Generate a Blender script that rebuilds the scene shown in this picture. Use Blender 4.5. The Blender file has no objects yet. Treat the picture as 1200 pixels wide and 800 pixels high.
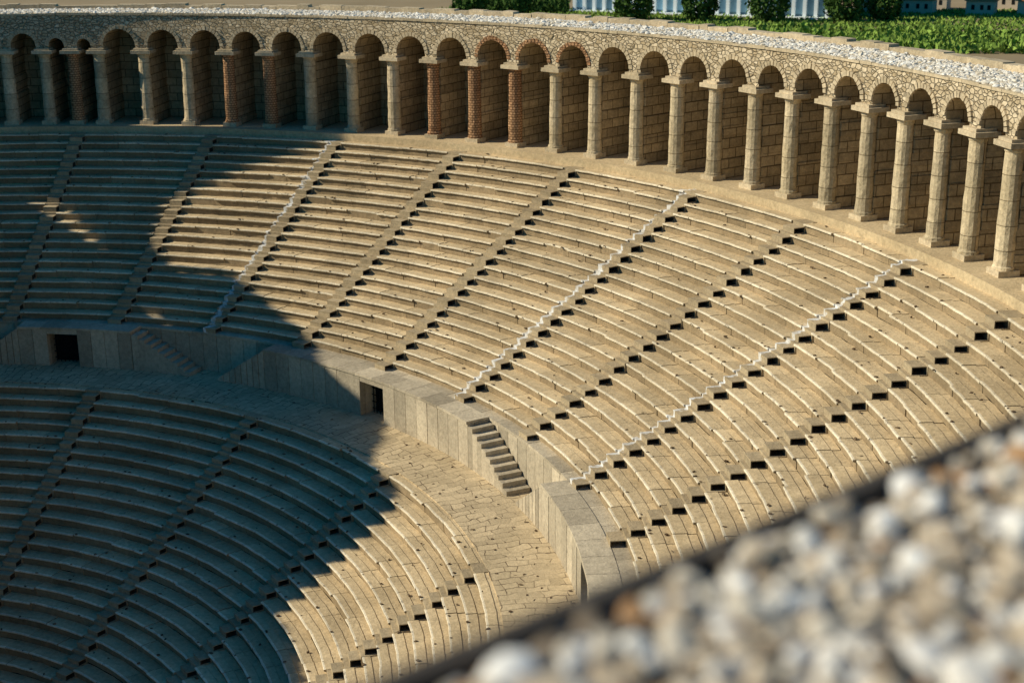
import bpy, bmesh, math, random
import numpy as np
from mathutils import Vector, Matrix
random.seed(7); np.random.seed(7)
rad=math.radians
sc=bpy.context.scene
# ---------------------------------------------------------------- camera
CAM=Vector((0,-51.175,13.99)); YAW=rad(33.87); PIT=rad(17.59); ROL=rad(-.45); FPX=1677.4
F=Vector((math.sin(YAW)*math.cos(PIT),math.cos(YAW)*math.cos(PIT),-math.sin(PIT)))
Rt=Vector((math.cos(YAW),-math.sin(YAW),0)); U=Rt.cross(F)
Rr=Rt*math.cos(ROL)+U*math.sin(ROL); Ur=U*math.cos(ROL)-Rt*math.sin(ROL)
cd=bpy.data.cameras.new("camera"); cam=bpy.data.objects.new("camera",cd); sc.collection.objects.link(cam)
M=Matrix((Rr,Ur,-F)).transposed().to_4x4(); M.translation=CAM; cam.matrix_world=M
cd.sensor_width=36; cd.lens=FPX/1200*36; cd.clip_end=6000; cd.clip_start=.1
cd.dof.use_dof=True; cd.dof.focus_distance=62; cd.dof.aperture_fstop=.68
sc.camera=cam
# ---------------------------------------------------------------- light
SAZ=rad(-55); SEL=rad(34)
sdir=Vector((math.sin(SAZ)*math.cos(SEL),math.cos(SAZ)*math.cos(SEL),math.sin(SEL)))
ld=bpy.data.lights.new("sun","SUN"); ld.energy=5; ld.angle=rad(.5); ld.color=(1,.9,.68)
lo=bpy.data.objects.new("sun",ld); sc.collection.objects.link(lo); lo.rotation_euler=sdir.to_track_quat('Z','Y').to_euler()
w=bpy.data.worlds.new("World"); sc.world=w; w.use_nodes=True
nt=w.node_tree; nt.nodes.clear()
o=nt.nodes.new("ShaderNodeOutputWorld"); b=nt.nodes.new("ShaderNodeBackground"); s=nt.nodes.new("ShaderNodeTexSky")
s.sky_type='NISHITA'; s.sun_disc=False; s.sun_elevation=SEL; s.sun_rotation=SAZ; s.air_density=1; s.dust_density=0; s.ozone_density=6
mx=nt.nodes.new("ShaderNodeMix"); mx.data_type='RGBA'; mx.blend_type='MULTIPLY'; mx.inputs[0].default_value=1; mx.inputs[7].default_value=(.08,.86,1.0,1)
nt.links.new(s.outputs[0],mx.inputs[6])
b.inputs[1].default_value=.078; nt.links.new(mx.outputs[2],b.inputs[0]); nt.links.new(b.outputs[0],o.inputs[0])
sc.view_settings.view_transform='Standard'; sc.view_settings.look='None'; sc.view_settings.exposure=0
# ---------------------------------------------------------------- materials
class NB:
    def __init__(s,name):
        s.m=bpy.data.materials.new(name); s.m.use_nodes=True; s.t=s.m.node_tree; s.t.nodes.clear()
        s.out=s.n("ShaderNodeOutputMaterial"); s.b=s.n("ShaderNodeBsdfPrincipled"); s.l(s.b.outputs[0],s.out.inputs[0])
        s.b.inputs['Roughness'].default_value=.9
        s.b.inputs['Specular IOR Level'].default_value=.1
        s.tc=s.n("ShaderNodeTexCoord").outputs['Object']
    def n(s,t): return s.t.nodes.new(t)
    def l(s,a,b): s.t.links.new(a,b)
    def put(s,i,v):
        if isinstance(v,(int,float,tuple)): i.default_value=v
        else: s.l(v,i)
    def math(s,op,a,b=0.,c=0.):
        n=s.n("ShaderNodeMath"); n.operation=op; s.put(n.inputs[0],a); s.put(n.inputs[1],b); s.put(n.inputs[2],c); return n.outputs[0]
    def noise(s,scale,detail=4,vec=None,rough=.55):
        n=s.n("ShaderNodeTexNoise"); n.inputs['Scale'].default_value=scale; n.inputs['Detail'].default_value=detail; n.inputs['Roughness'].default_value=rough
        s.l(vec or s.tc,n.inputs['Vector']); return n.outputs['Fac']
    def vor(s,scale,feat='DISTANCE_TO_EDGE',vec=None,o='Distance'):
        n=s.n("ShaderNodeTexVoronoi"); n.feature=feat; n.inputs['Scale'].default_value=scale; s.l(vec or s.tc,n.inputs['Vector']); return n.outputs[o]
    def ramp(s,v,a,b,lo=0.,hi=1.):
        n=s.n("ShaderNodeMapRange"); s.put(n.inputs[0],v); n.inputs[1].default_value=a; n.inputs[2].default_value=b; n.inputs[3].default_value=lo; n.inputs[4].default_value=hi; return n.outputs[0]
    def mix(s,f,a,b,mode='MIX'):
        n=s.n("ShaderNodeMix"); n.data_type='RGBA'; n.blend_type=mode
        s.put(n.inputs[0],f)
        for i,v in ((6,a),(7,b)):
            if isinstance(v,tuple) and len(v)==3: v=v+(1,)
            s.put(n.inputs[i],v)
        return n.outputs[2]
    def val(s,col,f):
        n=s.n("ShaderNodeVectorMath"); n.operation='SCALE'; s.l(col,n.inputs[0]); s.put(n.inputs['Scale'],f); return n.outputs[0]
    def attr(s,name='rnd'):
        n=s.n("ShaderNodeAttribute"); n.attribute_name=name; return n.outputs['Fac']
    def comb(s,x,y,z=0.):
        n=s.n("ShaderNodeCombineXYZ"); s.put(n.inputs[0],x); s.put(n.inputs[1],y); s.put(n.inputs[2],z); return n.outputs[0]
    def cyl(s):
        n=s.n("ShaderNodeSeparateXYZ"); s.l(s.tc,n.inputs[0]); x,y,z=n.outputs
        r=s.math('SQRT',s.math('ADD',s.math('MULTIPLY',x,x),s.math('MULTIPLY',y,y))); ph=s.math('ARCTAN2',x,y); return r,ph,z
    def bump(s,h,dist=.03,st=1.):
        n=s.n("ShaderNodeBump"); n.inputs['Distance'].default_value=dist; n.inputs['Strength'].default_value=st; s.l(h,n.inputs['Height']); s.l(n.outputs[0],s.b.inputs['Normal'])
    def col(s,c): s.l(c,s.b.inputs['Base Color']); return s.m
def stone(name,c1,c2,dark=.5,joints=None,cracks=None,speck=.35,bd=.02,rv=(.84,1.12),amp=.2):
    k=NB(name)
    c=k.mix(k.ramp(k.noise(.35,2),.38,.62),c1,c2)
    c=k.val(c,k.ramp(k.noise(5,4,rough=.75),.3,.7,1-amp*1.2,1+amp))
    c=k.val(c,k.ramp(k.attr(),0,1,*rv))
    st=k.ramp(k.noise(1.7,4,rough=.85),.56,.68)
    c=k.mix(k.math('MULTIPLY',st,speck),c,(c2[0]*dark*.8,c2[1]*dark*.8,c2[2]*dark*.85))
    h=k.noise(11,2)
    if joints:
        r,ph,z=k.cyl()
        v=k.comb(k.math('ADD',r,k.math('MULTIPLY',ph,48.)),z)
        b=k.n("ShaderNodeTexBrick"); k.l(v,b.inputs['Vector']); b.inputs['Scale'].default_value=1
        b.inputs['Brick Width'].default_value=joints[0]; b.inputs['Row Height'].default_value=joints[1]; b.inputs['Mortar Size'].default_value=joints[2]
        b.inputs['Mortar Smooth'].default_value=.3; b.inputs['Color1'].default_value=(.8,.8,.8,1); b.inputs['Color2'].default_value=(1.1,1.1,1.1,1); b.inputs['Mortar'].default_value=(.35,.33,.31,1)
        c=k.mix(1.,c,b.outputs[0],'MULTIPLY')
    if cracks:
        r,ph,z=k.cyl()
        wn=k.noise(.9,3,rough=.8)
        wob=k.math('MULTIPLY',k.math('SUBTRACT',wn,.5),.035)
        pw=k.math('ADD',ph,wob); d=None
        for deg in cracks:
            q=k.math('ABSOLUTE',k.math('SUBTRACT',pw,rad(deg))); d=q if d is None else k.math('MINIMUM',d,q)
        m=k.ramp(k.math('MULTIPLY',d,r),.16,.08)
        c=k.mix(k.math('MULTIPLY',m,k.ramp(k.noise(2.5,3),.35,.65,.4,.9)),c,(.78,.79,.8))
    k.bump(h,bd); return k.col(c)
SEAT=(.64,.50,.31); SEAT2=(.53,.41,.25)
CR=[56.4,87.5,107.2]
RIS_SHADE=((.35,.265,.165),(.285,.215,.13)); LIP=((.82,.72,.55),(.70,.60,.44))  # riser colour darkened to paint shaded bands; lips paler from wear
m_seat=stone("seat_stone",SEAT,SEAT2,cracks=CR)
m_riser=stone("seat_riser_shaded",*RIS_SHADE,cracks=CR)
m_lip=stone("worn_lip_stone",*LIP,speck=.9,dark=.55,cracks=CR)
m_lriser=stone("lower_riser_shaded",*RIS_SHADE)
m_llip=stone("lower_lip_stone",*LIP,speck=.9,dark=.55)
m_step=stone("step_stone",(.43,.345,.225),(.37,.29,.185),cracks=CR)
m_inshade=stone("step_hollow_shade",(.10,.085,.065),(.075,.065,.05))  # near-black colour deepens the shade inside the hollow steps
m_lseat=stone("lower_seat_stone",SEAT,SEAT2)
m_wall=stone("slab_stone",(.52,.445,.33),(.43,.365,.27),rv=(.72,1.18))
m_col=stone("column_stone",(.63,.515,.35),(.52,.42,.27),joints=(40,.95,.02),amp=.28)
m_ash=stone("ashlar_stone",(.47,.365,.23),(.37,.285,.175),joints=(.9,.5,.03),amp=.25)
m_brick=stone("brick_column",(.56,.33,.18),(.47,.26,.14),joints=(.25,.14,.03))
m_cap=stone("capital_stone",(.59,.48,.33),(.48,.39,.26),amp=.25)
m_deb=stone("dry_debris",(.22,.16,.10),(.10,.065,.04))
def rubble():
    k=NB("rubble_masonry")
    mp=k.n("ShaderNodeMapping"); mp.inputs['Scale'].default_value=(1,1,1.7); k.l(k.tc,mp.inputs[0])
    e=k.vor(3.4,vec=mp.outputs[0]); cc=k.vor(3.4,'F1',mp.outputs[0],'Color')
    sp=k.n("ShaderNodeSeparateColor"); k.l(cc,sp.inputs[0])
    c=k.mix(sp.outputs[0],(.70,.58,.41),(.42,.325,.2)); c=k.val(c,k.ramp(k.noise(9,3,rough=.7),.3,.7,.7,1.25))
    c=k.mix(k.ramp(e,.0,.06,.8,0.),c,(.2,.17,.12)); k.bump(k.ramp(e,0,.12),.07); return k.col(c)
m_rub=rubble()
def paving():
    k=NB("flagstone_paving")
    r,ph,z=k.cyl()
    v=k.comb(r,k.math('MULTIPLY',ph,29.))
    dn=k.n("ShaderNodeVectorMath"); dn.operation='ADD'; k.l(v,dn.inputs[0])
    nn=k.n("ShaderNodeTexNoise"); nn.inputs['Scale'].default_value=.9; nn.inputs['Detail'].default_value=2; k.l(k.tc,nn.inputs['Vector'])
    sc_=k.n("ShaderNodeVectorMath"); sc_.operation='SCALE'; sc_.inputs['Scale'].default_value=.75; k.l(nn.outputs['Color'],sc_.inputs[0]); k.l(sc_.outputs[0],dn.inputs[1])
    b=k.n("ShaderNodeTexBrick"); k.l(dn.outputs[0],b.inputs['Vector']); b.inputs['Scale'].default_value=1
    b.inputs['Brick Width'].default_value=.85; b.inputs['Row Height'].default_value=.42; b.inputs['Mortar Size'].default_value=.022; b.inputs['Mortar Smooth'].default_value=.2
    b.squash=.7; b.squash_frequency=3; b.offset=.4
    b.inputs['Color1'].default_value=(.85,.85,.85,1); b.inputs['Color2'].default_value=(1.1,1.1,1.1,1); b.inputs['Mortar'].default_value=(.9,.9,.9,1)
    c=k.mix(k.ramp(k.noise(.4,2),.35,.65),(.60,.475,.305),(.50,.395,.25)); c=k.val(c,k.ramp(k.noise(5,4,rough=.75),.3,.7,.82,1.15))
    c=k.mix(1.,c,b.outputs[0],'MULTIPLY')
    br=k.ramp(k.noise(1.1,3),.40,.55,.1,.9)
    c=k.mix(k.math('MULTIPLY',b.outputs['Fac'],br),c,(.12,.085,.055)); k.bump(k.noise(11,2),.02); return k.col(c)
m_pave=paving()
def flat(name,c1,c2,sc_=2.,rough=.9,rnd=True):
    k=NB(name); c=k.mix(k.ramp(k.noise(sc_,4),.3,.7),c1,c2)
    if rnd:c=k.val(c,k.ramp(k.attr(),0,1,.6,1.3))
    k.b.inputs['Roughness'].default_value=rough; return k.col(c)
m_dark=flat("dark_gate_metal",(.012,.012,.012),(.02,.02,.02),rnd=False)
m_edge=flat("dark_edge_strip",(.10,.09,.08),(.06,.05,.045),8,rnd=False)
m_earth=flat("bare_earth",(.34,.26,.16),(.26,.2,.12),.08,rnd=False)
m_leaf=flat("leaves",(.08,.15,.035),(.05,.10,.02),1.)
m_grassy=flat("meadow_leaves",(.25,.36,.07),(.16,.27,.05),.3)
m_white=flat("white_paint",(.78,.84,.88),(.70,.77,.82),.4,rnd=False)
m_blue=flat("blue_glass_panels",(.36,.56,.68),(.28,.47,.58),.3,.2,rnd=True)
m_roof=flat("terracotta",(.46,.19,.09),(.36,.15,.07),1,rnd=False)
m_plas=flat("plaster",(.6,.5,.38),(.5,.42,.32),.4,rnd=False)
def pebmat(name,cols):
    k=NB(name); n=k.n("ShaderNodeValToRGB"); k.l(k.attr(),n.inputs[0]); r=n.color_ramp
    r.interpolation='CONSTANT'
    r.elements[0].color=cols[0][1]+(1,); r.elements[1].position=1; r.elements[1].color=cols[-1][1]+(1,)
    for p,c in cols[1:-1]:
        e=r.elements.new(p); e.color=c+(1,)
    c=k.val(n.outputs[0],k.ramp(k.noise(14,2),.3,.7,.8,1.12)); return k.col(c)
m_peb=pebmat("pebbles",[(0,(.60,.54,.45)),(.22,(.44,.36,.27)),(.42,(.74,.71,.66)),(.58,(.42,.25,.13)),(.66,(.20,.16,.12)),(.76,(.55,.46,.35)),(.9,(.84,.82,.79)),(1,(.78,.75,.7))])
m_grav=pebmat("pale_gravel",[(0,(.72,.66,.56)),(.4,(.58,.5,.38)),(.6,(.84,.8,.73)),(1,(.78,.75,.7))])
# ---------------------------------------------------------------- mesh builder
def P(r,ph,z): return (r*math.sin(ph),r*math.cos(ph),z)
class MB:
    def __init__(s): s.v=[];s.f=[];s.r=[];s.m=[]
    def face(s,idx,rnd,mi=0): s.f.append(idx);s.r.append(rnd);s.m.append(mi)
    def polar(s,prof,p0,p1,n,mis=0,jr=0.,jz=0.,cap=0,rnd=None):
        rnd=random.random() if rnd is None else rnd
        k=len(prof);b=len(s.v)
        for i in range(n+1):
            ph=p0+(p1-p0)*i/n; dr=random.uniform(-jr,jr); dz=random.uniform(-jz,jz)
            for (r,z) in prof: s.v.append(P(r+dr,ph,z+dz))
        for i in range(n):
            for j in range(k):
                a=b+i*k+j; a2=b+i*k+(j+1)%k
                s.face((a,a2,a2+k,a+k),rnd,mis if isinstance(mis,int) else mis[j])
        s.face(tuple(range(b,b+k)),rnd,cap); s.face(tuple(reversed(range(b+n*k,b+n*k+k))),rnd,cap)
    def box(s,c,ux,uy,uz,rnd=None,mi=0):
        rnd=random.random() if rnd is None else rnd
        c=Vector(c);b=len(s.v)
        for sx in(-1,1):
            for sy in(-1,1):
                for sz in(-1,1): s.v.append(tuple(c+ux*sx+uy*sy+uz*sz))
        for q in((0,1,3,2),(4,6,7,5),(0,4,5,1),(2,3,7,6),(0,2,6,4),(1,5,7,3)): s.face(tuple(b+i for i in q),rnd,mi)
    def pbox(s,r0,r1,p0,p1,z0,z1,mi=0,n=1,rnd=None,jr=0,jz=0): s.polar([(r0,z0),(r1,z0),(r1,z1),(r0,z1)],p0,p1,n,mi,jr,jz,mi,rnd)
    def lathe(s,x,y,prof,n=14,mi=0,jit=0,rnd=None):
        rnd=random.random() if rnd is None else rnd
        b=len(s.v);k=len(prof)
        for j,(r,z) in enumerate(prof):
            for i in range(n):
                a=2*math.pi*i/n; rr=r*(1+random.uniform(-jit,jit)); s.v.append((x+rr*math.cos(a),y+rr*math.sin(a),z))
        for j in range(k-1):
            for i in range(n):
                s.face((b+j*n+i,b+j*n+(i+1)%n,b+(j+1)*n+(i+1)%n,b+(j+1)*n+i),rnd,mi)
        s.face(tuple(b+(k-1)*n+i for i in range(n)),rnd,mi)
    def obj(s,name,mats,parent=None,smooth=False):
        me=bpy.data.meshes.new(name); me.from_pydata(s.v,[],s.f)
        for m in mats: me.materials.append(m)
        me.polygons.foreach_set('material_index',s.m)
        a=me.attributes.new('rnd','FLOAT','FACE'); a.data.foreach_set('value',s.r)
        if smooth: me.polygons.foreach_set('use_smooth',[True]*len(s.f))
        me.update()
        bm=bmesh.new(); bm.from_mesh(me); bmesh.ops.recalc_face_normals(bm,faces=bm.faces); bm.to_mesh(me); bm.free()
        ob=bpy.data.objects.new(name,me); sc.collection.objects.link(ob)
        if parent: ob.parent=parent
        return ob
def empty(name):
    e=bpy.data.objects.new(name,None); sc.collection.objects.link(e); return e
theatre=empty("roman_theatre")
PH0,PH1=rad(0),rad(156)
# ---------------------------------------------------------------- seats
def seats(name,rtop,ztop,nrows,run,rise,stairs,sw,depth,hstep,mats):
    mb=MB(); st=MB(); deb=MB()
    for i in range(nrows):
        ro=rtop-run*i; ri=ro-run; z=ztop-rise*i; zb=z-rise
        edges=[PH0]
        for sdeg in stairs:
            hw=sw/2/ri; edges+= [rad(sdeg)-hw,rad(sdeg)+hw]
        edges.append(PH1)
        for k in range(0,len(edges)-1):
            a,b=edges[k],edges[k+1]
            if k%2==1: # stair bay: seat course, then an intermediate step, hollowed for a dark end (tread slab on thin cheeks, open end)
                st.polar([(ri+.02,zb-.05),(ro+.03,zb-.05),(ro+.03,z),(ri+.02,z)],a,b,1,0,.01,.008)
                j=random.uniform(-.06,.06); h=hstep+random.uniform(-.04,.03); rf=ri-depth+j; a1=a+.03/ri; b1=b-random.uniform(.0,.10)/ri
                st.pbox(rf,ri+.015,a1,b1,zb+h-.035,zb+h,jr=.01,jz=.006)
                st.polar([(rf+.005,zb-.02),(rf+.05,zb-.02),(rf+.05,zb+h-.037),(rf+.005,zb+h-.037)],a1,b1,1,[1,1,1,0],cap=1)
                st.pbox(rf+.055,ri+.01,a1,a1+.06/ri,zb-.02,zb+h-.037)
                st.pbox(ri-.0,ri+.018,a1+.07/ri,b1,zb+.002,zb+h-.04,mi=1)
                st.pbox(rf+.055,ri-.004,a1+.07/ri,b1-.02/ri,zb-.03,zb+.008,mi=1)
                continue
            p=a
            while p<b-1e-6:
                L=random.uniform(1.1,2.4)/ri; q=p+L
                if b-q<.8/ri: q=b
                g=.009/ri; n=max(1,int((q-p)*ri/.4))
                zz=z+random.uniform(-.012,.012); rr=ri+random.uniform(-.016,.016)
                lip=.06 if random.random()>.08 else -.04
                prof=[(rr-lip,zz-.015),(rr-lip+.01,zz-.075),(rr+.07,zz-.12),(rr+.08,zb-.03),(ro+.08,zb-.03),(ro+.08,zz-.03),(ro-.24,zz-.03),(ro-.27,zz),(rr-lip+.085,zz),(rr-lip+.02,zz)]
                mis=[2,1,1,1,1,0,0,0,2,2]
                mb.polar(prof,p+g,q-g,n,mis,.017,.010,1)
                for _ in range(3):
                    if random.random()<.25:
                        ph=random.uniform(p,q); r=random.choice([ri-.02,ri+.05,random.uniform(ri+.1,ro-.05)]); s_=random.uniform(.02,.055)
                        deb.box(P(r,ph,z+s_*.4),Vector((s_,random.uniform(-.02,.02),0)),Vector((random.uniform(-.02,.02),s_*random.uniform(.5,1.3),0)),Vector((random.uniform(-.02,.02),0,s_*.5)))
                p=q
    mb.obj(name,mats,theatre)
    st.obj(name.replace('seating','stairs'),[m_step,m_inshade],theatre)
    deb.obj(name.replace('seating','debris'),[m_deb],theatre)
UPS=[6,16,26,36,46.6,56.9,67.1,77.3,88,97.8,107.7,116.9,126.5,136.5,146.5]
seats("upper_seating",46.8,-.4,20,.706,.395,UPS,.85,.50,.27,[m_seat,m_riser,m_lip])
LOS=[8,28,48.5,68.6,89.5,110.7,131]
R4=28.3; Z3=-10.4
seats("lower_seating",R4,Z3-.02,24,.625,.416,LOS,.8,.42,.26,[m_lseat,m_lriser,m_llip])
mb=MB(); mb.pbox(46.8,51,PH0,PH1,-.9,-.02,n=160); mb.obj("gallery_floor",[m_lseat],theatre)
mb=MB(); mb.pbox(28.2,33.2,PH0,PH1,Z3-.6,Z3,n=160); mb.obj("walkway_paving",[m_pave],theatre)
deb=MB()
for _ in range(90):
    r=random.uniform(28.4,31); ph=random.uniform(rad(30),rad(125)); s_=random.uniform(.02,.05)
    deb.box(P(r,ph,Z3+s_*.3),Vector((s_,random.uniform(-.03,.03),0)),Vector((random.uniform(-.03,.03),s_*random.uniform(.5,1.3),0)),Vector((0,0,s_*.4)))
deb.obj("walkway_debris",[m_deb],theatre)
mb=MB(); mb.lathe(0,0,[(14,-20.6),(14,-20.38)],64); mb.obj("orchestra_floor",[m_pave],theatre)
# ---------------------------------------------------------------- podium
RW=32.2; ZT=-8.28
mb=MB()
def panels(r0,r1,a,b,z0,zt,w=.85):
    n=max(1,round((b-a)*r0/w))
    for i in range(n):
        p=a+(b-a)*i/n; q=a+(b-a)*(i+1)/n
        j=random.uniform(-.012,.012)
        mb.pbox(r0+j,r1,p+.014/r0,q-.014/r0,z0,zt+random.uniform(-.008,.008),rnd=random.random())
panels(RW,RW+.6,PH0,PH1,Z3-.01,ZT-.12)
p=PH0
while p<PH1:
    q=min(PH1,p+random.uniform(1.2,2)/RW); mb.pbox(RW-.05,33.2,p+.01/RW,q-.01/RW,ZT-.12+.003,ZT+random.uniform(-.005,.01),jr=.01); p=q
gate=MB(); RB=31.05
def block(dc,left,right,ramp_l,ramp_r,nst=9):
    dw=.85/RB; d=rad(dc); a=rad(left); b=rad(right); hb=Z3+1.78
    panels(RB,RB+.35,a,d-dw,Z3-.01,ZT-.1); panels(RB,RB+.35,d+dw,b,Z3-.01,ZT-.1)
    mb.pbox(RB+.37,RW-.02,a,d-dw-.02/RB,Z3-.01,ZT-.1,n=6); mb.pbox(RB+.37,RW-.02,d+dw+.02/RB,b,Z3-.01,ZT-.1,n=6)
    mb.pbox(RB,RW-.02,d-dw+.003/RB,d+dw-.003/RB,hb,ZT-.1,n=2)
    n=max(3,round((b-a)*RB/1.3))
    for i in range(n): mb.pbox(RB-.05,RW-.055,a+(b-a)*i/n+.0003,a+(b-a)*(i+1)/n-.0003,ZT-.088,ZT+.03,n=2)
    gate.pbox(RB+1.0,RB+1.05,d-dw,d+dw,Z3,hb)
    for i in range(8):
        t=d-dw+(i+.5)*2*dw/8; gate.pbox(RB+.75,RB+.78,t-.018/RB,t+.018/RB,Z3,hb)
    for i in range(5):
        z=Z3+.2+i*.35; gate.pbox(RB+.74,RB+.79,d-dw,d+dw,z,z+.03)
    W=ramp_r/RB; H=ZT+.03-Z3
    for i in range(nst):
        z=ZT+.03-H*(i+1)/(nst+1); mb.pbox(RB,RW-.055,b+W*i/nst+.001,b+W*(i+1)/nst+.001,Z3-.01,z,jz=.01)
    W=ramp_l/RB; m=8
    for i in range(m):
        t0=i/m;t1=(i+1)/m; bi=len(mb.v)
        for t in (t0+.01,t1-.004):
            for r in (RB,RW-.055):
                for zz in (Z3-.01,Z3+.1+(ZT-.05-Z3-.1)*t): mb.v.append(P(r,a-W*(1-t),zz))
        rn=random.random()
        for q_ in((0,1,3,2),(4,6,7,5),(0,4,5,1),(2,3,7,6),(1,5,7,3)): mb.face(tuple(bi+i_ for i_ in q_),rn,0)
block(78.4,64.6,92.6,3.1,3.6)
block(42.05,37.5,49.4,2.8,3.4)
block(119.5,106.5,131,3.0,3.6)
block(15,8,22,3.0,3.6)
mb.obj("podium_wall",[m_wall],theatre); gate.obj("podium_gates",[m_dark],theatre)
# ---------------------------------------------------------------- arcade
known=[30.5,33.3,35.4,37.4,40.8,44.1,47.4,50.6,53.9,57.3,60.7,64.0,67.4,70.8,74.2,77.5,81.0,84.4,87.6,90.9,94.0,97.3,100.4,103.4,106.5,109.4,112.4]
cols=[30.5-3.25*k for k in range(9,0,-1)]+known+[112.4+3.1*k for k in range(1,14)]
cols=[rad(c) for c in cols]
ZTOP=6.68; RF=47.75; RBK=50.9
def zc_(ph): return 4.66+.47*min(1,max(0,(math.degrees(ph)-72)/36))
colm=MB(); pier=MB(); wallm=MB(); arch=MB()
for i,c in enumerate(cols):
    deg=math.degrees(c); ZC=zc_(c)
    x,y,_=P(47.95,c,0)
    brick=(46<deg<52) or (62.5<deg<72) or 34<deg<36
    mi=1 if brick else 0
    ur=Vector((math.sin(c),math.cos(c),0)); ut=Vector((math.cos(c),-math.sin(c),0)); uz=Vector((0,0,1))
    colm.box((x,y,.10),ur*.44,ut*.44,uz*.12,mi=2)
    f_=random.uniform(.95,1.08)
    prof=[(.43,.22),(.43,.32),(.39,.36)]+[((.375-.045*t)*f_*random.uniform(.97,1.03),.4+(ZC-.95)*t) for t in np.linspace(0,1,12)]+[(.35,ZC-.5),(.38,ZC-.46),(.38,ZC-.38),(.49,ZC-.3)]
    colm.lathe(x,y,prof,14,mi,.03)
    colm.box((x,y,ZC-.2),ur*.54,ut*.62,uz*.1,mi=2)
    colm.box((x,y,ZC-.04),ur*.44,ut*.47,uz*.06,mi=2)
    z=-.02
    while z<ZC-.32:
        h=random.uniform(.38,.62); z1=min(z+h,ZC-.31)
        if ZC-.31-z1<.2: z1=ZC-.31
        hw=.31+random.uniform(-.03,.06)
        pier.pbox(48.2+random.uniform(-.05,.03),RBK,c-hw/48,c+hw/48,z+.006,z1-.006,rnd=random.random()); z=z1
    pier.pbox(48.25,RBK-.01,c-.26/48,c+.26/48,-.02,ZC-.32,rnd=.1)
    pier.pbox(48.5,RBK,c-.38/48,c+.38/48,ZC-.307,ZC+.02,rnd=random.random())
pier.pbox(RBK,RBK+.5,PH0,PH1,-.02,ZTOP-.3,n=160,rnd=.4)
for a,b in zip(cols[:-1],cols[1:]):
    cm=(a+b)/2; ZC=zc_(cm)+.0; hw=(b-a)*48/2-.40; n=16; pts=[]
    st=.15
    for j in range(n+1):
        t=math.pi*j/n; pts.append((cm-math.cos(t)*hw/48,ZC+.02+st+math.sin(t)*hw))
    pts=[(cm-hw/48,ZC-.02)]+pts+[(cm+hw/48,ZC-.02)]
    rn=random.random()
    for (p0,z0),(p1,z1) in zip(pts[:-1],pts[1:]):
        k=len(wallm.v)
        for r in (RF,RBK):
            for ph,z in((p0,z0),(p1,z1),(p1,ZTOP),(p0,ZTOP)): wallm.v.append(P(r,ph,z))
        if p1-p0>1e-7: wallm.face((k,k+1,k+2,k+3),.5,0)
        wallm.face((k,k+1,k+5,k+4),rn,1)
    for sgn,e,pe in((-1,a,pts[0][0]),(1,b,pts[-1][0])):
        k=len(wallm.v)
        for ph,z in((e,ZC-.02),(pe,ZC-.02),(pe,ZTOP),(e,ZTOP)): wallm.v.append(P(RF,ph,z))
        wallm.face((k,k+1,k+2,k+3),.5,0)
    dm=math.degrees(cm); mi=1 if 68<dm<76 else 0
    nv=15; base_pr=.03 if dm<95 else .07
    for j in range(nv):
        t0=math.pi*j/nv+.02; t1=math.pi*(j+1)/nv-.02; k=len(arch.v); o_=.22+random.uniform(-.03,.03); pr=base_pr+random.uniform(0,.04)
        for r in (RF-pr,RF+.05):
            for t,q in((t0,hw),(t1,hw),(t1,hw+o_),(t0,hw+o_)):
                arch.v.append(P(r,cm-math.cos(t)*q/48,ZC+.02+st+math.sin(t)*q))
        rn2=random.random()
        for q_ in((0,1,2,3),(4,7,6,5),(0,4,5,1),(1,5,6,2),(2,6,7,3),(3,7,4,0)): arch.face(tuple(k+v for v in q_),rn2,mi)
colm.obj("gallery_columns",[m_col,m_brick,m_cap],theatre)
pier.obj("gallery_piers",[m_ash],theatre)
wallm.obj("arcade_wall",[m_rub,m_ash],theatre)
arch.obj("arch_voussoirs",[m_cap,m_brick],theatre)
roof=MB(); p=PH0
while p<PH1:
    q=p+random.uniform(.5,1.2)/48; roof.pbox(RF-.06,RF+.4,p,q-.01/48,ZTOP+.003,ZTOP+.13+random.uniform(-.03,.03),jr=.02,jz=.01); p=q
roof.pbox(RF+.42,51.6,PH0,PH1,ZTOP+.003,ZTOP+.10,n=160,rnd=.6)
roof.obj("gallery_roof_slab",[m_cap],theatre)
par=MB()
p=PH0
while p<PH1:
    q=p+random.uniform(.6,1.6)/51; hh=.30+random.uniform(-.08,.08)
    par.pbox(51.0,51.6,p,q-.003/51,ZTOP+.103,ZTOP+.1+hh,jr=.03,jz=.02); p=q
par.pbox(51.62,52.2,PH0,PH1,-3,ZTOP+.25,n=160,rnd=.5)
par.obj("outer_parapet",[m_cap],theatre)
def pebbles(mb,pts,size,sub=0):
    bm=bmesh.new(); bmesh.ops.create_icosphere(bm,subdivisions=1+sub,radius=1)
    tv=np.array([v.co[:] for v in bm.verts]); tf=[[v.index for v in f.verts] for f in bm.faces]; bm.free()
    for (x,y,z) in pts:
        s_=size*random.lognormvariate(0,.3); sc3=np.array([s_*random.uniform(.7,1.3),s_*random.uniform(.7,1.3),s_*random.uniform(.5,.85)])
        q=Matrix.Rotation(random.uniform(0,6.3),3,'Z')@Matrix.Rotation(random.uniform(-.5,.5),3,'X')
        vv=(tv*(1+np.random.uniform(-.12,.12,(len(tv),1)))*sc3)@np.array(q).T+np.array([x,y,z])
        b=len(mb.v); mb.v+= [tuple(a) for a in vv]; rn=random.random()
        for f in tf: mb.face(tuple(b+i for i in f),rn,0)
g=MB(); pts=[]
for _ in range(17000):
    r=random.uniform(RF+.1,50.9); ph=random.uniform(rad(15),rad(125)); pts.append(P(r,ph,ZTOP+.12))
pebbles(g,pts,.085); g.obj("roof_gravel",[m_grav],theatre)
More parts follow.
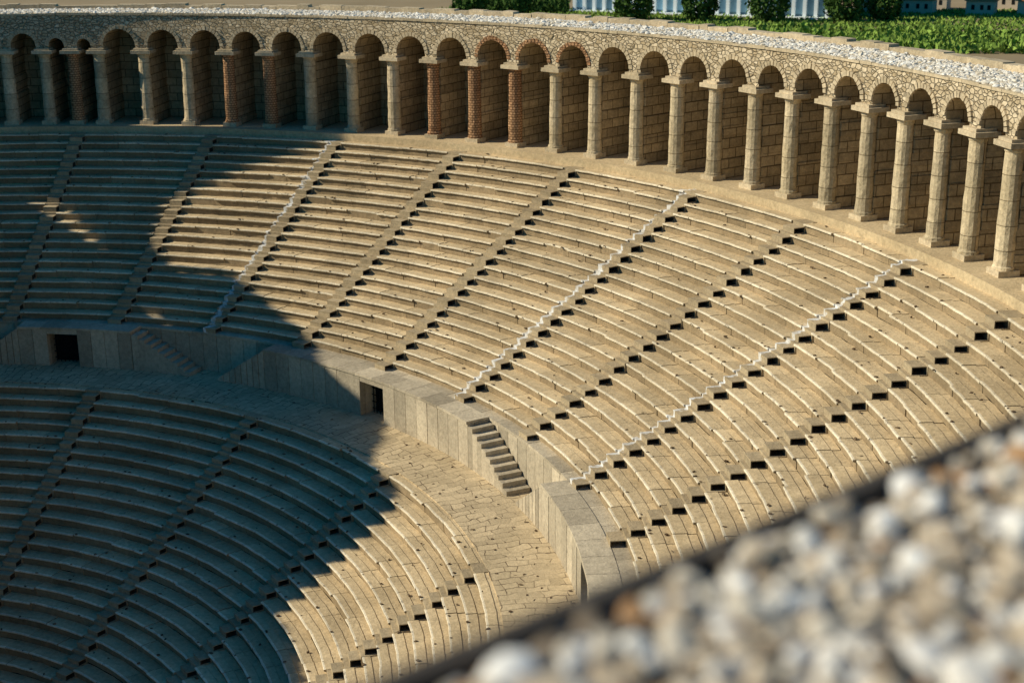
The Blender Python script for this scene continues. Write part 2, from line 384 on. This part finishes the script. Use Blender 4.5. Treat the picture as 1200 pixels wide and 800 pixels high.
# ---------------------------------------------------------------- shadow caster (unseen wall along the chord, outline and openings shaped to shade seats)
caster=empty("seat_shadow_caster")
K=math.tan(SEL)/math.tan(rad(30))
pr0=[(-30,-14,-14),(0,-13,-13),(8.7,-9,-9),(8.9,.4,-15),(11.7,1.1,-14.9),(15.1,1.7,-14.7),(16.8,5.5,-12.9),(18.1,8.5,-11.4),(18.7,9.5,-11),(23.5,10.7,-10.4),(27.4,12.2,-10.4),(35.4,14.6,-8.1),(42.7,15.9,-6.4),(44,14.3,-6.4),(46.6,15.2,-5.5),(50.6,18.3,-3.7),(53.3,23.7,-1.8),(54.7,29.,0),(55.2,33.5,3),(56.5,32.7,6.2),(57.5,30.4,6.2),(58.2,24.3,6.2),(60,20,6),(66,17,6)]
ys=[a for a,_,_ in pr0]; zs=[c+(b-c)*K for _,b,c in pr0]
def sz(z,pz): return pz+(z-pz)*K
sb=MB(); y=-30.
while y<66:
    st_=.3; zt=float(np.interp(y+st_/2,ys,zs))+random.uniform(-.12,.12); segs=[(-21,zt)]
    if 46.2<y<51.3:
        u=(y-45.9)/5.4; segs=[(-21,sz(13.15+.2*u,-5)),(sz(13.8+1.4*u,-4.8),zt)]
    if 39.2<y<41.4: segs=[(-21,sz(10.9,-8)),(sz(11.9,-8),zt)]
    for a,b_ in segs: sb.box((-2.1,y+st_/2,(a+b_)/2),Vector((.6,0,0)),Vector((0,st_/2-.0,0)),Vector((0,0,(b_-a)/2)))
    y+=st_
sb.obj("shadow_caster_wall",[m_wall],caster)
# ---------------------------------------------------------------- foreground parapet
ux=Vector((.9954,.096,0)); uy=Vector((-.096,.9954,0)); O=Vector((1.54,-48.24,12))
fp=empty("gravel_parapet")
w_=MB(); w_.box(O+ux*12-uy*3+Vector((0,0,-.35)),ux*17,uy*2.93,Vector((0,0,.3)),.5)
w_.box(O+ux*12-uy*3+Vector((0,0,-15)),ux*16.8,uy*2.7,Vector((0,0,14.3)),.5)
w_.obj("wall",[m_wall],fp)
w_=MB(); w_.box(O+ux*12-uy*.02+Vector((0,0,-.06)),ux*17,uy*.03,Vector((0,0,.085)),.5); w_.obj("edge_strip",[m_edge],fp)
g=MB(); pts=[]
for _ in range(9500):
    a=random.uniform(-1.2,7.5); b_=random.uniform(.06,2.6); q=O+ux*a-uy*b_; pts.append((q.x,q.y,12-.04+random.uniform(-.02,.05)))
pebbles(g,pts,.037,1); g.obj("pebbles",[m_peb],fp,True)
# ---------------------------------------------------------------- surroundings
gm=MB(); gm.polar([(52.3,-.6),(4000,-.6),(4000,-.7),(52.3,-.7)],0,2*math.pi,120); gm.obj("ground",[m_earth])
ca=math.atan2(113.4,128.1); fx=Vector((math.cos(ca),-math.sin(ca),0)); fy=Vector((math.sin(ca),math.cos(ca),0))
def foliage(name,c,rx,ry,rz,n,ls,mat):
    f=MB()
    for _ in range(n):
        d=Vector(np.random.normal(size=3)).normalized(); k=random.uniform(.7,1.06)
        lump=1+.14*math.sin(d.x*5+c[0])*math.sin(d.y*6+c[1])
        p_=Vector((c[0]+d.x*rx*k*lump,c[1]+d.y*ry*k*lump,c[2]+d.z*rz*k*lump))
        a=Vector(np.random.normal(size=3)).normalized()*ls; b_=a.cross(Vector(np.random.normal(size=3))).normalized()*ls*.6
        k0=len(f.v); f.v+=[tuple(p_-a),tuple(p_+b_),tuple(p_+a),tuple(p_-b_)]; f.face((k0,k0+1,k0+2,k0+3),random.random())
    return f.obj(name,[mat])
def field(name,c,wx,wy,h,n,ls,mat):
    f=MB(); c=Vector(c)
    for _ in range(n):
        u,v=random.uniform(-1,1),random.uniform(-1,1)
        hh=h*(.6+.5*math.sin(u*9+v*5)*math.sin(v*7-u*4)) 
        p_=c+fx*u*wx+fy*v*wy+Vector((0,0,random.uniform(0,1)*hh))
        a=(Vector(np.random.normal(size=3))+Vector((0,0,1.2))).normalized()*ls; b_=a.cross(Vector(np.random.normal(size=3))).normalized()*ls*.4
        k0=len(f.v); f.v+=[tuple(p_-a),tuple(p_+b_),tuple(p_+a),tuple(p_-b_)]; f.face((k0,k0+1,k0+2,k0+3),random.random())
    return f.obj(name,[mat])
for c,r in (((104.3,78.9),2.1),((109.8,74),2.0),((115.5,68.8),2.4),((122,63.5),2.2),((125.7,61),1.8),((97,92),1.5),((93.5,95.5),1.3)):
    foliage("round_shrub",(c[0],c[1],r*.7),r,r,r,1800,.26,m_leaf)
field("meadow",Vector((111,44,-.6)),30,10,.8,14000,.45,m_grassy)
field("lawn",Vector((118,72,-.6)),40,12,.1,12000,.4,m_grassy)
field("hedge",Vector((101,99,-.6)),7,4,2.0,4000,.4,m_leaf)
wb=empty("blue_panelled_building")
cb=rad(60); bx=Vector((math.cos(cb),-math.sin(cb),0)); by=Vector((math.sin(cb),math.cos(cb),0))
C0=Vector((114.6,80.2,-.6))
m1=MB(); m1.box(C0+by*3.6+Vector((0,0,7)),bx*15.6,by*2.9,Vector((0,0,7)))
for i in range(24):
    for j in range(5): m1.box(C0+bx*(-15+i*30/23.)+by*.62+Vector((0,0,.45+1.3+j*2.66)),bx*.62,by*.06,Vector((0,0,1.28)))
m1.obj("glass_panels",[m_blue],wb)
m1=MB()
for i in range(25):
    q=C0+bx*(-15.65+i*31.3/24)+by*.38; m1.box(q+Vector((0,0,7)),bx*.2,by*.22,Vector((0,0,6.9)))
m1.box(C0+by*.4+Vector((0,0,.1)),bx*16,by*1,Vector((0,0,.1))); m1.box(C0+by*3.4+Vector((0,0,14.9)),bx*16.2,by*4.2,Vector((0,0,.85)))
m1.obj("fins",[m_white],wb)
for (x,y,s_) in ((137,66,2.4),(141,60,2.),(146,56,2.6),(150,64,2.8),(134,70,2.),(155,55,2.6),(160,66,3),(147,50,2),(143,69,2.5)):
    h=empty("village_house"); m1=MB(); c=Vector((x,y,-.6)); m1.box(c+Vector((0,0,.8)),bx*s_*.8,by*s_*.6,Vector((0,0,.8)))
    for t in(-.4,.1,.5): m1.box(c+bx*t*s_-by*(s_*.6)+Vector((0,0,.9)),bx*.18,by*.03,Vector((0,0,.28)),mi=1)
    m1.obj("walls",[m_plas,m_dark],h)
    m1=MB(); q=[c+bx*(a*s_*.9)+by*(b_*s_*.7)+Vector((0,0,1.6+z)) for a in(-1,1) for b_,z in((-1,0),(0,.8),(1,0))]
    m1.v=[tuple(v) for v in q]
    for f in((0,3,4,1),(1,4,5,2),(0,1,2),(3,5,4),(0,2,5,3)): m1.face(f,.5)
    m1.obj("roof",[m_roof],h)
